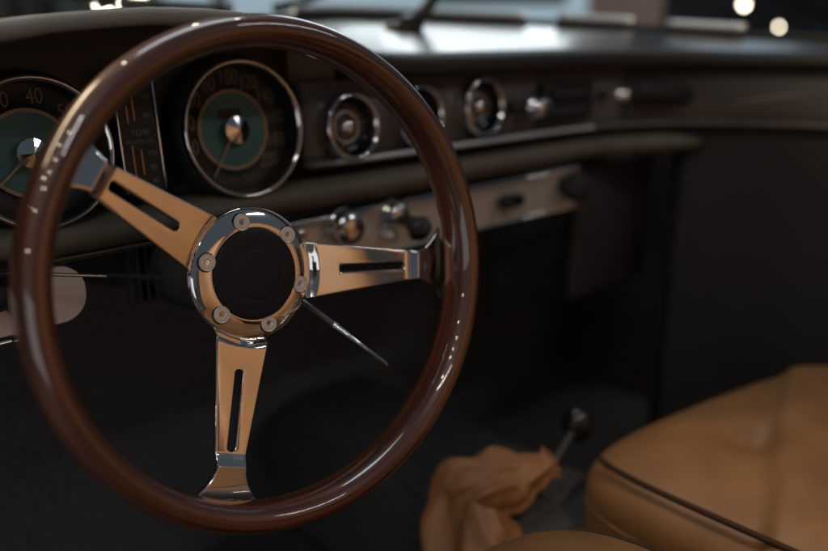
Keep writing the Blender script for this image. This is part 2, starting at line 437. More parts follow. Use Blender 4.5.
for i in range(NP):
    p, n, x = path[i], pnorm(i), path[i].x
    zl, zt, fo = table(x, LIPZ), table(x, TOPZ), table(x, FOFF)
    hgt = zt-zl; rad = min(.0075, hgt*.5)
    row = [p+n*.035+Vector((0, 0, -.062)), p+n*.033+Vector((0, 0, zl+.002)), p+n*(fo+.012)+Vector((0, 0, zl))]
    for k in range(9):
        a = math.radians(lerp(-90, 90, k/8)); cz = (zl+rad*.6) if a < 0 else (zt-rad)
        rr = rad*.6 if a < 0 else rad
        row.append(p+n*(fo+rad-rad*math.cos(a)*1.0)+Vector((0, 0, cz+rr*math.sin(a))))
    A = p+n*(fo+rad)+Vector((0, 0, zt)); B = wpath[i]+Vector((0, 0, wz(wpath[i].x, 0)))
    for k in range(1, 15):
        t = k/14; q = A.lerp(B, t); q.z = lerp(zt, B.z, t)+.0015*math.sin(PI*t); row.append(q)
    row.append(B+Vector((0, .03, -.02))); row.append(B+Vector((0, .02, -.06)))
    rows.append([q-OFF for q in row])
grid(bm, rows); bmesh.ops.recalc_face_normals(bm, faces=bm.faces[:])
pad = mesh_obj('dash_pad', bm, M['vinyl'], dash); pad.data.materials.append(M['hood']); pad.data.materials.append(M['lip'])
nc = len(rows[0])-1
for f in pad.data.polygons:
    if f.index % nc <= 11: f.material_index = 1 if f.center.x+OFF.x < .56 else 2
# passenger grab handle and its dark pocket
bm = bmesh.new()
pts = catmull([pix(628, 101, Y=.655), pix(640, 92, Y=.632), pix(668, 93, Y=.612), pix(700, 99, Y=.606), pix(722, 103, Y=.612)], 6)
tube(bm, [q-OFF for q in pts], [.004+.012*math.sin(PI*k/(len(pts)-1))**.6 for k in range(len(pts))], 14)
mesh_obj('grab_handle', bm, M['matt'], dash)
bm = bmesh.new()
pts = catmull([pix(733, 103.5, X=1.165), pix(765, 99.5, X=1.19), pix(806, 94.5, X=1.212)], 5)
tube(bm, [q-OFF for q in pts], [.0012+.0016*math.sin(PI*k/(len(pts)-1)) for k in range(len(pts))], 8)
mesh_obj('handle_trim', bm, M['roll'], dash)
bm = bmesh.new()
box(bm, (.99, .672, -.40), (1.20, .69, -.19), bevel=.006)
for v in bm.verts: v.co -= OFF
mesh_obj('glove_box_lid', bm, M['lip'], dash)
bm = bmesh.new(); c = pix(704, 177, Y=.668)-OFF
lathe(bm, [(.0, .012), (.006, .011), (.009, .007), (.009, 0)], 24, frame(c, Vector((1, 0, 0)), Vector((0, 0, 1)), Vector((0, -1, 0))))
mesh_obj('glove_box_button', bm, M['olive'], dash)

# ------------------------------------------------------------------ dials
TILT = math.radians(6)
DX, DY, DZ = Vector((1, 0, 0)), Vector((0, math.sin(TILT), math.cos(TILT))), Vector((0, -math.cos(TILT), math.sin(TILT)))
def ring_prof(R, w, h): return [(R-w+w*(1-math.cos(2*PI*k/14)), h*math.sin(2*PI*k/14)) for k in range(15)]
def rotz(a): return Matrix.Rotation(a, 4, 'Z')
def big_dial(name, label, c, R, nums, needle, words, step_tick, has_odo=False):
    o = thing(name, label, 'gauge', frame(c, DX, DY, DZ))
    D = -.019
    bm = bmesh.new(); lathe(bm, [(R*.935, .0035), (R*.955, .0058), (R*.985, .0062), (R, .0045), (R*1.005, .001), (R*1.0, -.002)], 96); mesh_obj('bezel', bm, M['chrome'], o)
    bm = bmesh.new(); lathe(bm, [(R*.945, .003), (R*.925, D), (R*.92, D-.002)], 64); lathe(bm, [(R*1.0, -.002), (R*1.08, -.010), (R*1.12, -.030)], 64)
    mesh_obj('pod', bm, M['black'], o)
    bm = bmesh.new(); lathe(bm, [(R*.93, D), (R*.60, D), (R*.60, D-.001), (0, D-.001)], 64); mesh_obj('face', bm, M['face'], o)
    bm = bmesh.new(); lathe(bm, [(R*.555, D+.0002), (R*.52, D+.0006), (0, D+.0006)], 64); mesh_obj('centre_disc', bm, M['teal'], o)
    bm = bmesh.new()
    n = 60
    for k in range(n):
        a0, a1 = 2*PI*(k+.03)/n, 2*PI*(k+.97)/n
        r0, r1 = R*.548, R*.598
        z = D+.0009
        vs = [bm.verts.new((r*math.cos(a), r*math.sin(a), z)) for r, a in ((r0, a0), (r1, a0), (r1, a1), (r0, a1))]
        bm.faces.new(vs)
    mesh_obj('minute_ring', bm, M['cream'], o)
    bm = bmesh.new()
    for s, ang in nums:
        a = math.radians(90-ang); r = R*.755
        text_mesh(bm, s, R*.285, Matrix.Translation((r*math.cos(a), r*math.sin(a), D+.0008)) @ Matrix.Diagonal((.80, 1.05, 1, 1)))
    for s, x, y, sz in words: text_mesh(bm, s, R*sz, Matrix.Translation((x*R, y*R, D+.0008)))
    mesh_obj('dial_markings', bm, mat('dull_numeral_paint', (.25, .205, .16), .6), o, smooth=False)
    if has_odo:
        bm = bmesh.new(); box(bm, (-R*.24, R*.17, D+.0004), (R*.16, R*.31, D+.0012), bevel=.0003); mesh_obj('odometer_window', bm, M['face'], o, smooth=False)
    bm = bmesh.new(); a = math.radians(90-needle)
    mw = Matrix.Translation((0, 0, D+.004)) @ rotz(a)
    vs = [bm.verts.new(mw @ Vector(p)) for p in ((-.006, .0016, 0), (R*.80, .0007, 0), (R*.80, -.0007, 0), (-.006, -.0016, 0), (-.006, 0, .001), (R*.80, 0, .0005))]
    for f in ((0, 1, 5, 4), (4, 5, 2, 3), (0, 4, 3), (1, 2, 5)): bm.faces.new([vs[q] for q in f])
    mesh_obj('needle', bm, M['cream'], o, smooth=False)
    bm = bmesh.new(); rc = R*.205
    # turned cone with facets that catch the lights
    lathe(bm, [(rc, D+.003), (rc*1.02, D+.0075), (rc*.99, D+.0083), (rc*.5, D+.0103), (0, D+.0123)], 14); mesh_obj('spindle_cap', bm, M['chrome'], o, smooth=False)
    bm = bmesh.new(); lathe(bm, [(R*.945, .0020), (R*.5, .0030), (0, .0034)], 48); mesh_obj('lens', bm, M['glass'], o)
    return o
YD = .660
c_s = pix(244, 129.5, Y=YD); c_t = pix(38, 153.5, Y=YD)
big_dial('speedometer', 'round teal centred speedometer with numerals up to 200, seen inside the wheel rim', c_s, .0640,
         [(str(v), (v-100)/20*26.5) for v in range(20, 201, 20)], 214, [('km/h', 0, -.74, .16)], True, True)
big_dial('tachometer', 'round rev counter reading 30 40 50, cut by the left edge behind the rim', c_t, .0600,
         [(str(v), (v-36)*3.4) for v in range(10, 71, 10)], 230, [('RPM x 100', 0, -.74, .11)], False)
# twin thermometer strip between the dials
cx = pix(141, 133, Y=.655)
strip = thing('temperature_gauge', 'narrow upright twin thermometer gauge with orange bars between the two big dials', 'gauge', frame(cx, DX, DY, DZ))
bm = bmesh.new(); box(bm, (-.0185, -.052, -.035), (.0185, .052, -.004), bevel=.003); mesh_obj('housing', bm, M['face'], strip, smooth=False)
bm = bmesh.new()
for s in (-1, 1): box(bm, (s*.0175-.0008, -.050, -.0045), (s*.0175+.0008, .050, -.0022), bevel=.0004)
mesh_obj('edge_trim', bm, M['chrome'], strip)
for x, y0, y1 in ((-.0085, .008, .024), (-.0025, .010, .036), (-.0080, -.040, -.010), (-.0005, -.036, -.014)):
    bm = bmesh.new(); box(bm, (x-.0009, y0, -.0040), (x+.0009, y1, -.0026), bevel=.0005); mesh_obj('thermometer_tube', bm, M['orange'], strip)
bm = bmesh.new()
for x, y, s, t in ((.001, .000, .0072, 'TEMP'), (.009, .030, .006, '120'), (.009, .014, .006, '80'), (.000, -.0075, .0050, 'WATER OIL'), (.009, -.018, .006, '120'), (.009, -.030, .006, '80'), (.009, -.042, .006, '40')):
    text_mesh(bm, t, s, Matrix.Translation((x, y, -.0036)))
mesh_obj('dial_markings', bm, mat('dull_strip_paint', (.16, .15, .14), .6), strip, smooth=False)
# three small gauges
def small_dial(px, py, R, label, ndl):
    c = pix(px, py, Y=.657); o = thing('small_gauge', label, 'gauge', frame(c, DX, DY, DZ), 'small round gauges in the gauge panel')
    bm = bmesh.new(); lathe(bm, [(R*.86, .001), (R*.89, .0040), (R*.95, .0050), (R, .0030), (R*1.02, -.004), (R*1.03, -.016)], 64); mesh_obj('bezel', bm, M['chrome'], o)
    bm = bmesh.new(); lathe(bm, [(R*.88, .001), (R*.86, -.006), (R*.78, -.0105), (R*.66, -.0128), (0, -.0135)], 48); mesh_obj('face', bm, M['gloss'], o)
    bm = bmesh.new(); lathe(bm, [(R*.50, -.0132), (R*.50, -.0105), (R*.46, -.0095), (R*.42, -.0105), (R*.42, -.0132)], 40); mesh_obj('inner_ring', bm, M['plate'], o)
    bm = bmesh.new(); lathe(bm, [(R*.30, -.0130), (R*.30, -.0065), (R*.26, -.0035), (R*.16, -.0012), (R*.07, -.0003), (0, 0)], 32); mesh_obj('spindle_cap', bm, M['chrome'], o)
    bm = bmesh.new(); mw = Matrix.Translation((0, 0, -.010)) @ rotz(math.radians(90-ndl))
    box(bm, (-.004, -.0007, -.0004), (R*.66, .0007, .0004), mw); mesh_obj('needle', bm, M['cream'], o, smooth=False)
    bm = bmesh.new()
    for k in range(13):
        mw = Matrix.Translation((0, 0, -.0127)) @ rotz(math.radians(-30+20*k)); box(bm, (R*.62, -.0005, -.0002), (R*.74, .0005, .0002), mw)
    mesh_obj('scale', bm, M['cream'], o, smooth=False)
    bm = bmesh.new(); lathe(bm, [(R*.88, .0016), (R*.6, .0030), (R*.3, .0040), (0, .0044)], 40); mesh_obj('lens', bm, M['glass'], o)
small_dial(352.5, 127, .0350, 'round chrome ringed gauge just right of the speedometer, seen inside the wheel', 200)
small_dial(421, 116.5, .0345, 'round chrome ringed gauge half covered by the right of the wheel rim', 120)
small_dial(484, 107, .0345, 'round chrome ringed gauge nearest the radio, clear of the wheel rim', 240)

# radio
cr = pix(562, 100, Y=.668)
radio = thing('car_radio', 'black car radio with two chrome knobs in the gauge panel', 'radio', frame(cr, Vector((1, 0, 0)), Vector((0, 0, 1)), Vector((0, -1, 0))))
bm = bmesh.new(); box(bm, (-.052, -.026, -.01), (.062, .024, .010), bevel=.004, seg=3); mesh_obj('front_plate', bm, M['black'], radio, smooth=False)
bm = bmesh.new(); box(bm, (-.030, .004, .009), (.042, .016, .0125), bevel=.0015); mesh_obj('tuning_window', bm, M['gloss'], radio, smooth=False)
bm = bmesh.new()
for k in range(5): box(bm, (-.030+.0148*k, -.018, .009), (-.017+.0148*k, -.010, .015), bevel=.0012)
mesh_obj('push_buttons', bm, mat('grey_keys', (.06, .058, .058), .35), radio, smooth=False)
bm = bmesh.new(); box(bm, (-.028, .0088, .0124), (.040, .0112, .0128)); mesh_obj('dial_pointer_scale', bm, mat('radio_scale', (.16, .14, .15), .4), radio, smooth=False)
for px, py, r in ((540, 107, .0125), (624, 95, .0125)):
    p = pix(px, py, Y=.652)-cr; lx, ly = p.x, p.z
    bm = bmesh.new(); lathe(bm, [(r*1.25, .006), (r*1.25, .010), (r, .011), (r*.97, .024), (r*.85, .028), (r*.5, .0285), (0, .028)], 36, Matrix.Translation((lx, ly, 0)))
    mesh_obj('knob', bm, M['chrome'], radio)
for px, py in ((520, 108), (606, 95)):
    p = pix(px, py, Y=.655)-cr
    bm = bmesh.new(); lathe(bm, [(.008, -.002), (.008, .008), (.006, .013), (0, .014)], 24, Matrix.Translation((p.x, p.z, 0)))
    mesh_obj('tone_knob', bm, M['black'], radio)

# lower switch panels
def rounded_rect(x0, x1, z0, z1, r, n=8, corners=(1, 1, 1, 1)):
    P = []
    for (cxx, czz, a0), on in zip((((x1-r), (z1-r), 0), ((x0+r), (z1-r), 90), ((x0+r), (z0+r), 180), ((x1-r), (z0+r), 270)), corners):
        if on: P += [(cxx+r*math.cos(math.radians(a0+90*k/n)), czz+r*math.sin(math.radians(a0+90*k/n))) for k in range(n+1)]
        else: P.append((x1 if a0 in (0, 270) else x0, z1 if a0 in (0, 90) else z0))
    return P
def plate(bm, P, y0, y1):
    f = [bm.verts.new((x, y0, z)) for x, z in P]; b = [bm.verts.new((x, y1, z)) for x, z in P]
    bm.faces.new(f); bm.faces.new(b[::-1])
    for i in range(len(P)): bm.faces.new((f[i], b[i], b[(i+1) % len(P)], f[(i+1) % len(P)]))
    bmesh.ops.recalc_face_normals(bm, faces=bm.faces[:])
def local(v, o): return Vector(v)-o
YP = .655
so = Vector((.72, YP, -.215))
bm = bmesh.new(); plate(bm, [(x-so.x, z-so.z) for x, z in rounded_rect(.44, .958, -.240, -.187, .012, corners=(1, 0, 0, 1))], 0, .02); sw = mesh_obj('switch_panel', bm, M['plate'], dash, smooth=False); sw.location = so-OFF; sw['label'] = 'long beige brushed metal panel with knobs right of the wheel'
for z, r, nm in ((-.1862, .0032, 'top_trim'), (-.1925, .0012, 'inner_trim'), (-.2405, .0026, 'bottom_trim')):
    bm = bmesh.new(); tube(bm, [local((x, YP-.002, z), so) for x in (.44, .6, .8, .955)], r, 10); mesh_obj(nm, bm, M['chrome'] if nm != 'inner_trim' else M['plate'], sw)
def knob(px, py, prof, m, name='knob', y=YP, parent=sw, o=so, tiltz=0):
    c = pix(px, py, Y=y-.012); c.y = y
    bm = bmesh.new(); lathe(bm, prof, 40, frame(c-o, Vector((1, 0, 0)), Vector((0, 0, 1)), Vector((0, -1, 0))))
    return mesh_obj(name, bm, m, parent)
knob(346, 226.5, [(.0205, 0), (.0205, .006), (.019, .009), (.0178, .0095), (.0185, .013), (.0188, .020), (.016, .025), (.010, .0275), (0, .0285)], M['chrome'])
knob(304, 234, [(.006, 0), (.006, .008), (.004, .011), (0, .012)], M['chrome'], 'warning_light')
knob(398, 214, [(.0185, 0), (.0185, .005), (.014, .008), (.0135, .016), (.010, .020), (0, .021)], M['chrome'], 'switch_collar')
k1 = bmesh.new(); a = pix(400, 216, Y=YP-.015)-so; b = pix(420, 229, Y=YP-.045)-so
tube(k1, [a, a.lerp(b, .5), a.lerp(b, .75), a.lerp(b, .9), b, b+(b-a)*.25, b+(b-a)*.33], [.006, .0075, .011, .0145, .015, .011, .003], 20); mesh_obj('toggle', k1, M['black'], sw)
knob(392, 236, [(.0065, 0), (.0065, .012), (.005, .016), (0, .0175)], M['chrome'], 'push_knob')
bm = bmesh.new(); c = pix(510, 201, Y=YP-.01)-so; c.y = 0
box(bm, (c.x-.021, -.022, c.z-.0085), (c.x+.021, -.002, c.z+.0085), bevel=.0075, seg=4); mesh_obj('slide_handle', bm, M['gloss'], sw)
knob(570, 186, [(.013, 0), (.013, .004), (.019, .012), (.021, .024), (.018, .034), (.010, .039), (0, .040)], M['matt'], 'choke_knob')
so2 = Vector((.16, YP, -.21))
bm = bmesh.new(); plate(bm, [(x-so2.x, z-so2.z) for x, z in rounded_rect(.02, .247, -.233, -.185, .0215, corners=(1, 0, 0, 1))], 0, .02); sw2 = mesh_obj('switch_panel', bm, M['plate'], dash, smooth=False); sw2.location = so2-OFF; sw2['label'] = 'short beige metal panel with a rounded end under the rev counter'
bm = bmesh.new(); tube(bm, [local((x, YP-.001, -.2375), so2) for x in (.02, .10, .183)], .0016, 8); mesh_obj('bottom_trim', bm, M['chrome'], sw2)
bm = bmesh.new()
c = pix(-3, 300, Y=YP-.006)-so2
lathe(bm, [(.0105, 0.006), (.0125, .0085), (.0145, .006), (.0145, 0)], 36, frame(Vector((c.x, 0, c.z+.004)), Vector((1, 0, 0)), Vector((0, 0, 1)), Vector((0, -1, 0))))
lathe(bm, [(0, .012), (.009, .012), (.010, .009), (.010, 0)], 36, frame(Vector((c.x, 0, c.z+.004)), Vector((1, 0, 0)), Vector((0, 0, 1)), Vector((0, -1, 0))))
tube(bm, [(c.x+.007, -.006, c.z-.006), (c.x+.012, -.006, c.z-.013), (c.x+.016, -.006, c.z-.021)], .0035, 8)
mesh_obj('ignition_lock', bm, M['matt'], sw2)
# ribbed air vent under the dash
vo = pix(168, 264, Y=.672)
vent = thing('air_vent', 'small black ribbed vent behind the left spoke', 'vent', vo)
bm = bmesh.new(); box(bm, (-.036, .004, -.034), (.036, .02, .034), bevel=.003); mesh_obj('backing', bm, M['matt'], vent, smooth=False)
bm = bmesh.new()
for k in range(9): box(bm, (-.032+.0078*k, -.006, -.029), (-.029+.0078*k, .006, .029), bevel=.001)
mesh_obj('ribs', bm, M['black'], vent, smooth=False)

# ================================================================== CABIN
bm = bmesh.new(); box(bm, (-.35, -.8, -.72), (1.5, 1.3, -.70)); tag(mesh_obj('floor', bm, M['mat_floor'], smooth=False), kind='structure')
body = thing('footwell', 'dark carpeted footwell walls and tunnel under the dashboard', 'footwell', Vector((.6, 1.1, -.7)))
BO = Vector((.6, 1.1, -.7))
def part_box(name, lo, hi, m, parent, o, bevel=0., seg=2, smooth=False):
    bm = bmesh.new(); box(bm, Vector(lo)-o, Vector(hi)-o, bevel=bevel, seg=seg); return mesh_obj(name, bm, m, parent, smooth=smooth)
part_box('bulkhead', (-.3, .90, -.70), (1.45, .94, -.06), M['carpet'], body, BO)
part_box('transmission_tunnel', (.555, -.6, -.70), (.76, .90, -.50), M['tunnel'], body, BO, .05, 4, True)
part_box('rear_bulkhead', (-.3, -.80, -.70), (1.45, -.76, .10), M['mat_floor'], body, BO)
door = thing('passenger_door', 'dark brown passenger door card beyond the far seat', 'door', Vector((1.36, .2, -.7)))
DO = Vector((1.36, .2, -.7))
part_box('door_card', (1.34, -.75, -.705), (1.39, 1.05, -.06), M['door'], door, DO, .01, 3)
part_box('armrest', (1.27, -.35, -.32), (1.34, .15, -.26), M['door'], door, DO, .02, 4, True)

# seats: soft boxes with panel seams
def soft_box(bm, lo, hi, n=22, p=5., fn=None):
    lo, hi = Vector(lo), Vector(hi); c = (lo+hi)/2; h = (hi-lo)/2
    r = bmesh.ops.create_cube(bm, size=2)
    bmesh.ops.subdivide_edges(bm, edges=bm.edges[:], cuts=n, use_grid_fill=True)
    for v in bm.verts:
        x = v.co.copy(); m_ = max(abs(x.x), abs(x.y), abs(x.z)); l = (abs(x.x)**p+abs(x.y)**p+abs(x.z)**p)**(1/p)
        q = x*(m_/l)
        q = Vector((q.x*h.x, q.y*h.y, q.z*h.z))+c
        v.co = fn(q, x) if fn else q
def seat(name, label, xc, yfront, ztop, rake, dents=(), crease=None):
    o = thing(name, label, 'seat', Vector((xc, yfront-.25, -.70))); O = Vector((xc, yfront-.25, -.70))
    w = .245
    def cf(q, u):
        if u.z > .2:     # crowned top, bolstered sides, pleats
            sx = (q.x-xc)/w
            q.z += .003*(1-sx*sx)
            if crease:
                (ax_, ay_), (bx_, by_) = crease; L_ = math.hypot(bx_-ax_, by_-ay_)
                dd_ = ((q.x-ax_)*(by_-ay_)-(q.y-ay_)*(bx_-ax_))/L_
                q.z -= .012*smooth01((dd_+.008)/.02)+.004*math.exp(-(dd_/.006)**2)
            for dx, dy, s, dd in dents: q.z -= dd*math.exp(-(((q.x-dx)/s)**2+((q.y-dy)/s)**2))
        q.y += rake*(q.x-xc)
        q.y += .006*(1-((q.x-xc)/w)**2)*(1 if u.y > .3 else 0)
        return q-O
    bm = bmesh.new(); soft_box(bm, (xc-w, yfront-.50, ztop-.16), (xc+w, yfront, ztop), n=60, p=5, fn=cf); mesh_obj('cushion', bm, M['tan'], o)
    # piping along the cushion's upper edge
    cz, hz = ztop-.08, .08; pts = []; cy, hy = yfront-.25, .25
    for k in range(128):
        a = 2*PI*k/128; c_, s_ = math.cos(a), math.sin(a); l = max(abs(c_), abs(s_))
        x, y = c_/l, s_/l; fz = .86
        e = (abs(x)**5+abs(y)**5+fz**5)**(1/5)
        q = Vector((x*w/e+xc, y*hy/e+cy, cz+hz*fz/e))
        q.y += rake*(q.x-xc)+(.006*(1-((q.x-xc)/w)**2) if y > .3 else 0)
        if fz > .2: q.z += .003*(1-((q.x-xc)/w)**2)
        n = Vector((x, y, .8)).normalized(); pts.append(q+n*.0002-O)
    for sg in (1, -1):
        run = sorted([q for q in pts if (q.x+O.x-xc)*sg > w*.80], key=lambda q: q.y)
        bm = bmesh.new(); tube(bm, catmull(run, 4), .0032, 8); mesh_obj('piping', bm, M['tan_dark'], o)
    def bf(q, u):
        t = q.z-ztop; q.y -= t*.30
        if u.y > .2:
            sx = (q.x-xc)/w; q.y += .022*sx**4
            if abs(sx) < .6: q.y -= .004*abs(math.cos(PI*(q.x-xc)/.075))**14
        return q-O
    bm = bmesh.new(); soft_box(bm, (xc-w, yfront-.60, ztop-.05), (xc+w, yfront-.47, ztop+.52), n=30, p=5, fn=bf); mesh_obj('backrest', bm, M['tan'], o)
    bm = bmesh.new(); box(bm, Vector((xc-.2, yfront-.45, -.70))-O, Vector((xc+.2, yfront-.05, ztop-.14))-O, bevel=.01); mesh_obj('base', bm, M['matt'], o, smooth=False)
seat('passenger_seat', 'tan leather passenger seat with dark piping at the lower right', .855, .400, -.402, -.17, [(.80, .285, .032, .020)], ((.92, .33), (.70, .215)))
seat('driver_seat', 'tan leather driver seat whose front corner rises at the bottom edge', .300, .372, -.386, 0)

# gear lever in its crumpled gaiter
g0 = pix(492, 545, Z=.86)
gl = thing('gear_lever', 'gear lever with a crumpled tan leather gaiter and a round black knob', 'gear lever', Vector((g0.x, g0.y, -.50))); GO = Vector((g0.x, g0.y, -.50))
ax = catmull([pix(480, 565, Z=.84), pix(470, 528, Z=.85), pix(473, 500, Z=.86), pix(494, 486, Z=.86), pix(520, 480, Z=.87), pix(541, 471, Z=.875), pix(552, 466, Z=.88)], 9)
bm = bmesh.new(); rows = []; NA = 72
nr = None
for i, p in enumerate(ax):
    t = i/(len(ax)-1); tg = (ax[min(i+1, len(ax)-1)]-ax[max(i-1, 0)]).normalized()
    if nr is None: nr = (FW-tg*FW.dot(tg)).normalized()
    nr = (nr-tg*nr.dot(tg)).normalized(); bn = tg.cross(nr)
    R_ = table(t, [(0, .054), (.2, .047), (.38, .039), (.55, .030), (.75, .021), (.9, .015), (1, .019)])
    row = []
    for k in range(NA):
        a = 2*PI*k/NA
        ph_ = 1.3*noise.noise(Vector((math.cos(a)*1.2, math.sin(a)*1.2, t*2.2)))
        f = .92+.34*(1-abs(math.sin(2.5*a+1.6*t+ph_+.4)))**1.6*(.5+t*.7)+.16*(1-abs(math.sin(4*a-2.4*t+2*ph_)))**2
        q = p+(nr*math.cos(a)+bn*math.sin(a))*R_*f
        nz = noise.noise(q*24)*.015+noise.noise(q*55+Vector((3, 1, 7)))*.004
        q += (nr*math.cos(a)+bn*math.sin(a))*nz
        row.append(q-GO)
    rows.append(row)
grid(bm, rows, close_v=True); mesh_obj('gaiter', bm, leather('tan_gaiter_leather', (.30, .135, .052)), gl)
bm = bmesh.new(); kt = pix(577, 424, Z=.93); tube(bm, [ax[-14]-GO, ax[-1]-GO, kt-GO], [.0055, .0055, .0055], 12); mesh_obj('stick', bm, M['rubber'], gl)
bm = bmesh.new(); bmesh.ops.create_uvsphere(bm, u_segments=32, v_segments=20, radius=.0185)
for v in bm.verts: v.co = Vector((v.co.x, v.co.y, v.co.z*1.15))+kt-GO
mesh_obj('knob', bm, M['gloss'], gl)

# ================================================================== WINDSCREEN AND MIRROR
ws = thing('windscreen', 'curved windscreen with a broken chrome strip along its base', 'windscreen', Vector((.6, 1.02, .03))); WO = Vector((.6, 1.02, .03))
bm = bmesh.new(); rows = []
for p in wpath:
    z0 = wz(p.x, 0); top = Vector((.6+(p.x-.6)*.86, p.y*.60-.05, z0+.38))
    rows.append([(Vector((p.x, p.y, z0)).lerp(top, k/10))-WO for k in range(11)])
grid(bm, rows); mesh_obj('glass', bm, M['screen'], ws)
def wstrip(name, x0, x1, m, r, dz, lat, ymin=-9, ymax=9, dn=0.):
    bm = bmesh.new(); pts = []
    for i, p in enumerate(wpath):
        if x0 <= p.x <= x1 and ymin <= p.y <= ymax:
            t = (wpath[min(i+1, len(wpath)-1)]-wpath[max(i-1, 0)]).normalized(); n = Vector((t.y, -t.x, 0))
            pts.append(Vector((p.x, p.y, wz(p.x, 0)+dz))+n*dn-WO)
    tube(bm, pts, r, 12); return mesh_obj(name, bm, m, ws)
wstrip('seal', -.3, 1.4, M['rubber'], .0045, .0015, 0, dn=.004)
wstrip('bright_strip', .70, 1.115, M['trim'], .0065, .0105, 0, dn=.004)
wstrip('bright_strip', 1.135, 1.215, M['trim'], .0060, .0110, 0, dn=.004)
wstrip('bright_strip', 1.228, 1.268, M['trim'], .0060, .0110, 0, dn=.004)
def wiper(name, label, P, R_):
    o = bpy.data.objects.new(name, None); o = thing(name, label, 'wiper', P[0])
    bm = bmesh.new(); tube(bm, [q-P[0] for q in P], R_, 10); mesh_obj('arm', bm, M['olive'], o)
    bm = bmesh.new(); b = P[-1]; tube(bm, [P[0].lerp(b, .55)+Vector((-.16, .04, .012))-P[0], b-P[0]+Vector((0, .01, .003)), P[0].lerp(b, 1.4)+Vector((.05, .02, .0))-P[0]], .006, 8); mesh_obj('blade', bm, M['rubber'], o)
wiper('wiper', 'dark wiper arm rising behind the left of the wheel rim top', [pix(232, 8, Y=1.09), pix(180, 6, Y=1.09), pix(120, 3, Y=1.08), pix(60, -14, Y=1.05)][::-1][1:][::-1], [.006, .006, .005])
wiper('wiper', 'dark wiper arm crossing just right of the wheel rim top', [pix(274, 9, Y=1.10), pix(300, 3, Y=1.09), pix(345, -14, Y=1.07)], [.008, .007, .005])
# mirror on its stand on the dash
ms = thing('mirror_stand', 'dark olive rear view mirror stand rising from the dash top', 'mirror', pix(412, 28, Y=.86)); MO = pix(412, 28, Y=.86)
bm = bmesh.new(); P = catmull([pix(405, 30, Y=.86), pix(413, 25, Y=.86), pix(421, 15, Y=.86), pix(430, 4, Y=.86), pix(440, -12, Y=.86), pix(452, -40, Y=.86)], 5)
tube(bm, [q-MO for q in P], [.020-.0105*smooth01(k/12) for k in range(len(P))], 18); mesh_obj('stem', bm, M['olive'], ms)
bm = bmesh.new(); c = pix(402, 29.5, Y=.86)-MO
bmesh.ops.create_uvsphere(bm, u_segments=28, v_segments=14, radius=1)
for v in bm.verts: v.co = Vector((v.co.x*.030, v.co.y*.022, max(-.1, v.co.z)*.012))+c
mesh_obj('foot', bm, M['olive'], ms)
bm = bmesh.new(); c = pix(455, -62, Y=.86)-MO; box(bm, c-Vector((.10, .012, .028)), c+Vector((.10, .012, .028)), bevel=.01, seg=3); mesh_obj('mirror_head', bm, M['olive'], ms)

# ================================================================== HALL BEYOND
bm = bmesh.new(); box(bm, (-40, -40, -1.25), (40, 40, -1.2)); tag(mesh_obj('ground', bm, M['hallfloor'], smooth=False), kind='structure')
bonnet = thing('bonnet', 'dark car bonnet beyond the windscreen', 'bonnet', Vector((.6, 1.1, -.02)))
bm = bmesh.new(); rows = []
for i in range(13):
    x = lerp(-.25, 1.4, i/12); rows.append([Vector((x-.6, lerp(0, 1.35, k/10), .02*(1-((x-.6)/.85)**2)-.10*(k/10)**2+.006)) for k in range(11)])
grid(bm, rows); mesh_obj('panel', bm, mat('dark_grey_car_paint', (.03, .033, .036), .3, coat=1), bonnet)
def hall_box(name, label, cat, px0, px1, dist, z0, z1, m, group=None, thick=.12):
    a, b = ray(px0, 30), ray(px1, 30)
    a = Vector((a.x, a.y, 0))*dist; b = Vector((b.x, b.y, 0))*dist
    t = (b-a); L_ = t.length; t.normalize(); n = Vector((-t.y, t.x, 0)); c = (a+b)/2
    o = thing(name, label, cat, frame(Vector((c.x, c.y, z0)), t, n, Vector((0, 0, 1))), group)
    return o, L_
def hall_panel(name, label, cat, px0, px1, dist, z0, z1, m, group=None, thick=.12, part='panel', frame_m=None):
    o, L_ = hall_box(name, label, cat, px0, px1, dist, z0, z1, m, group, thick)
    bm = bmesh.new(); box(bm, (-L_/2, 0, 0), (L_/2, thick, z1-z0), bevel=.01); mesh_obj(part, bm, m, o, smooth=False)
    if frame_m:
        bm = bmesh.new()
        for x in (-L_/2, -L_/6, L_/6, L_/2): box(bm, (x-.03, -.03, 0), (x+.03, -.002, z1-z0))
        mesh_obj('mullion', bm, frame_m, o, smooth=False)
    return o
hall_panel('hall_wall', 'beige hall wall far behind the left of the dash', 'wall', -140, 172, 7.6, -1.2, 3.2, M['beige'])
hall_panel('hall_window', 'wide pale blue window beyond the windscreen', 'window', 165, 612, 7, -.6, .95, M['window'])
hall_panel('skylight', 'bright white upper window band above the pale blue window', 'window', 325, 606, 7, 1.35, 3.4, M['skylight'])
hall_panel('pillar', 'dark pillar at the far left edge seen past the dash hood', 'pillar', 8, 26, 6.2, -1.2, 3.2, M['pillar'], thick=.3)
hall_panel('pillar', 'broader dark pillar left of the bright lamps behind the dash hood', 'pillar', 39, 61, 5.8, -1.2, 3.2, M['pillar'], thick=.3)
hall_panel('pillar', 'dark pillar against the bright window above the wheel rim', 'pillar', 214, 224, 6, -1.2, 3.2, M['pillar'], thick=.2)
hall_panel('dark_partition', 'dark partition beyond the mirror stand and right of it', 'partition', 428, 566, 5.2, .165, .62, M['pillar'])
hall_panel('display_board', 'pale pink board beyond the far end of the windscreen', 'board', 588, 662, 5, .02, 1.5, M['pink'])
hall_panel('hall_wall', 'dark wall filling the hall beyond the far right', 'wall', 640, 1500, 7.4, -1.2, 3.2, M['pillar'])
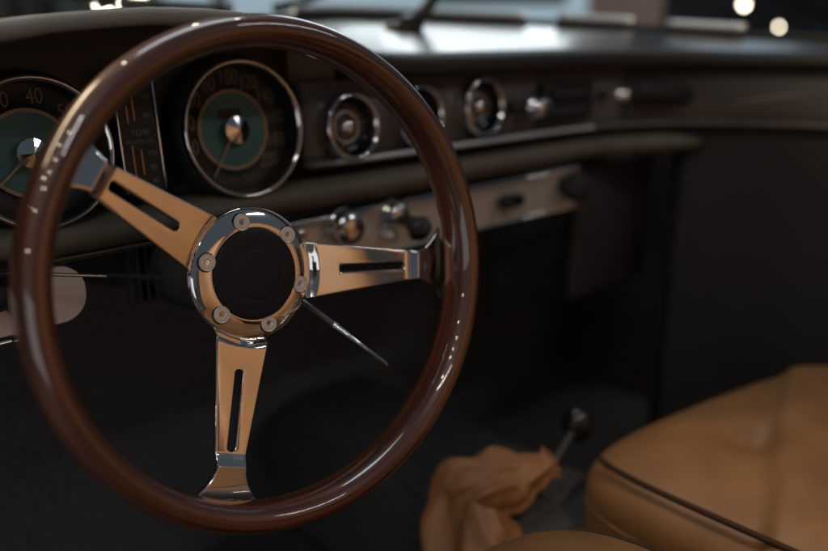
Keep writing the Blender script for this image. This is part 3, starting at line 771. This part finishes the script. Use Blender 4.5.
hall_panel('side_window', 'tall dim blue window high in the dark far right wall', 'window', 735, 960, 6.9, 1.5, 5.5, emit('dim_hall_window', (.62, .78, .95), .9))
def bulb(px, py, dist, r, label):
    p = ray(px, py)*dist
    o = thing('hall_lamp', label, 'lamp', p, 'lamps hanging in the hall')
    bm = bmesh.new(); bmesh.ops.create_uvsphere(bm, u_segments=16, v_segments=10, radius=r); mesh_obj('globe', bm, M['lamp'], o)
    bm = bmesh.new(); lathe(bm, [(r*.4, r*.8), (r*.4, r*1.8), (.01, r*2.0), (.01, 1.2)], 12); mesh_obj('holder', bm, M['pillar'], o)
bulb(102, 4, 4.5, .022, 'glowing lamp above the dash hood, leftmost of the two close together')
bulb(116, 3, 4.5, .016, 'smaller glowing lamp next to the brighter one above the dash hood')
bulb(139, 1, 4.2, .020, 'glowing lamp half cut by the top edge above the dash hood')
bulb(779, 27, 3.2, .006, 'small glowing ball added as a glint at the far right end of the windscreen base')  # stands in for a glint on the bright strip, no lamp hangs there
bulb(744, 5, 4.5, .013, 'glowing lamp beyond the far right end of the windscreen')

# ================================================================== LIGHT
w = bpy.data.worlds.new('World'); S.world = w; w.use_nodes = True
w.node_tree.nodes['Background'].inputs[0].default_value = (.66, .80, 1, 1)
w.node_tree.nodes['Background'].inputs[1].default_value = .075
def area(name, loc, target, size, energy, col, size_y=None):
    l = bpy.data.lights.new(name, 'AREA'); l.energy = energy; l.color = col; l.size = size
    if size_y: l.shape = 'RECTANGLE'; l.size_y = size_y
    o = bpy.data.objects.new(name, l); COL.objects.link(o); o.location = loc
    o.rotation_euler = (Vector(target)-Vector(loc)).to_track_quat('-Z', 'Y').to_euler()
    return o
def spot(name, loc, target, energy, col, ang=60, r=.03, blend=.6):
    l = bpy.data.lights.new(name, 'SPOT'); l.energy = energy; l.color = col; l.spot_size = math.radians(ang); l.spot_blend = blend; l.shadow_soft_size = r
    o = bpy.data.objects.new(name, l); COL.objects.link(o); o.location = loc
    o.rotation_euler = (Vector(target)-Vector(loc)).to_track_quat('-Z', 'Y').to_euler()
    return o
spot('seat_spot_lamp', (.45, 1.3, 1.7), (.66, -.22, -.03), 150, (1, .95, .88), 23, .10, .45)
spot('seat_spot_lamp', (.5, -1.2, 2.2), (.68, .28, -.4), 108, (1, .76, .50), 8.5, .06, 1)
for tube_a, tube_b, e in ((Vector((2.75, -1.5, 1.9)), Vector((1.6, -1.7, 2.0)), 11), (Vector((-.95, .05, 2.0)), Vector((-1.25, -1.7, 2.0)), 13)):
    l = area('ceiling_tube_light', (tube_a+tube_b)/2, (tube_a+tube_b)/2-Vector((0, 0, 1)), (tube_b-tube_a).length, e, (1, .96, .93), .055)
    l.rotation_euler = (0, 0, math.atan2(tube_b.y-tube_a.y, tube_b.x-tube_a.x))
area('footwell_fill_light', (-1.1, -.1, -.30), (.7, .7, -.38), 1.3, 2.0, (.97, .98, 1), .6)  # added soft fill beside the camera, lifts the dark footwell
def dirp(az, el, d): return Vector((math.sin(math.radians(az))*math.cos(math.radians(el)), math.cos(math.radians(az))*math.cos(math.radians(el)), math.sin(math.radians(el))))*d
area('warm_front_light', Vector((.3, .5, -.1))+dirp(-28, 27, 2.2), (.2, .45, -.1), 1.5, 42, (1, .74, .48), .6)
area('ceiling_light', Vector((.3, .5, -.1))+dirp(25, 66, 2.3), (.3, .5, -.1), 1.3, 10, (.86, .94, 1), .5)
def pt(loc, e, r=.045, col=(1, .84, .62)):
    l = bpy.data.lights.new('hall_spot_lamp', 'POINT'); l.energy = e*2.4; l.color = col; l.shadow_soft_size = r
    o = bpy.data.objects.new('hall_spot_lamp', l); COL.objects.link(o); o.location = loc
for az, el, d, e in ((-98, 54, 3.2, 4), (-69, 46, 3.4, 3), (-99, 45, 3.3, 3), (-100, 41, 3.6, 3), (-75, 36, 3.2, 3), (-103, 36, 3.4, 3), (-59, 22, 3.2, 3), (-88, 28, 3.5, 3), (-90, 16, 3.4, 3), (-8, 53, 3.4, 4), (26, 44, 3.2, 4), (65, 62, 3.2, 4)):
    pt(Vector((.2, .45, -.1))+dirp(az, el, d), e)

# ================================================================== RENDER
S.render.engine = 'CYCLES'
S.cycles.use_denoising = True
S.cycles.max_bounces = 10; S.cycles.transparent_max_bounces = 12; S.cycles.glossy_bounces = 6
S.cycles.sample_clamp_indirect = 6
S.cycles.caustics_reflective = False; S.cycles.caustics_refractive = False
S.view_settings.view_transform = 'Standard'; S.view_settings.look = 'None'
S.view_settings.exposure = 0; S.view_settings.gamma = 1
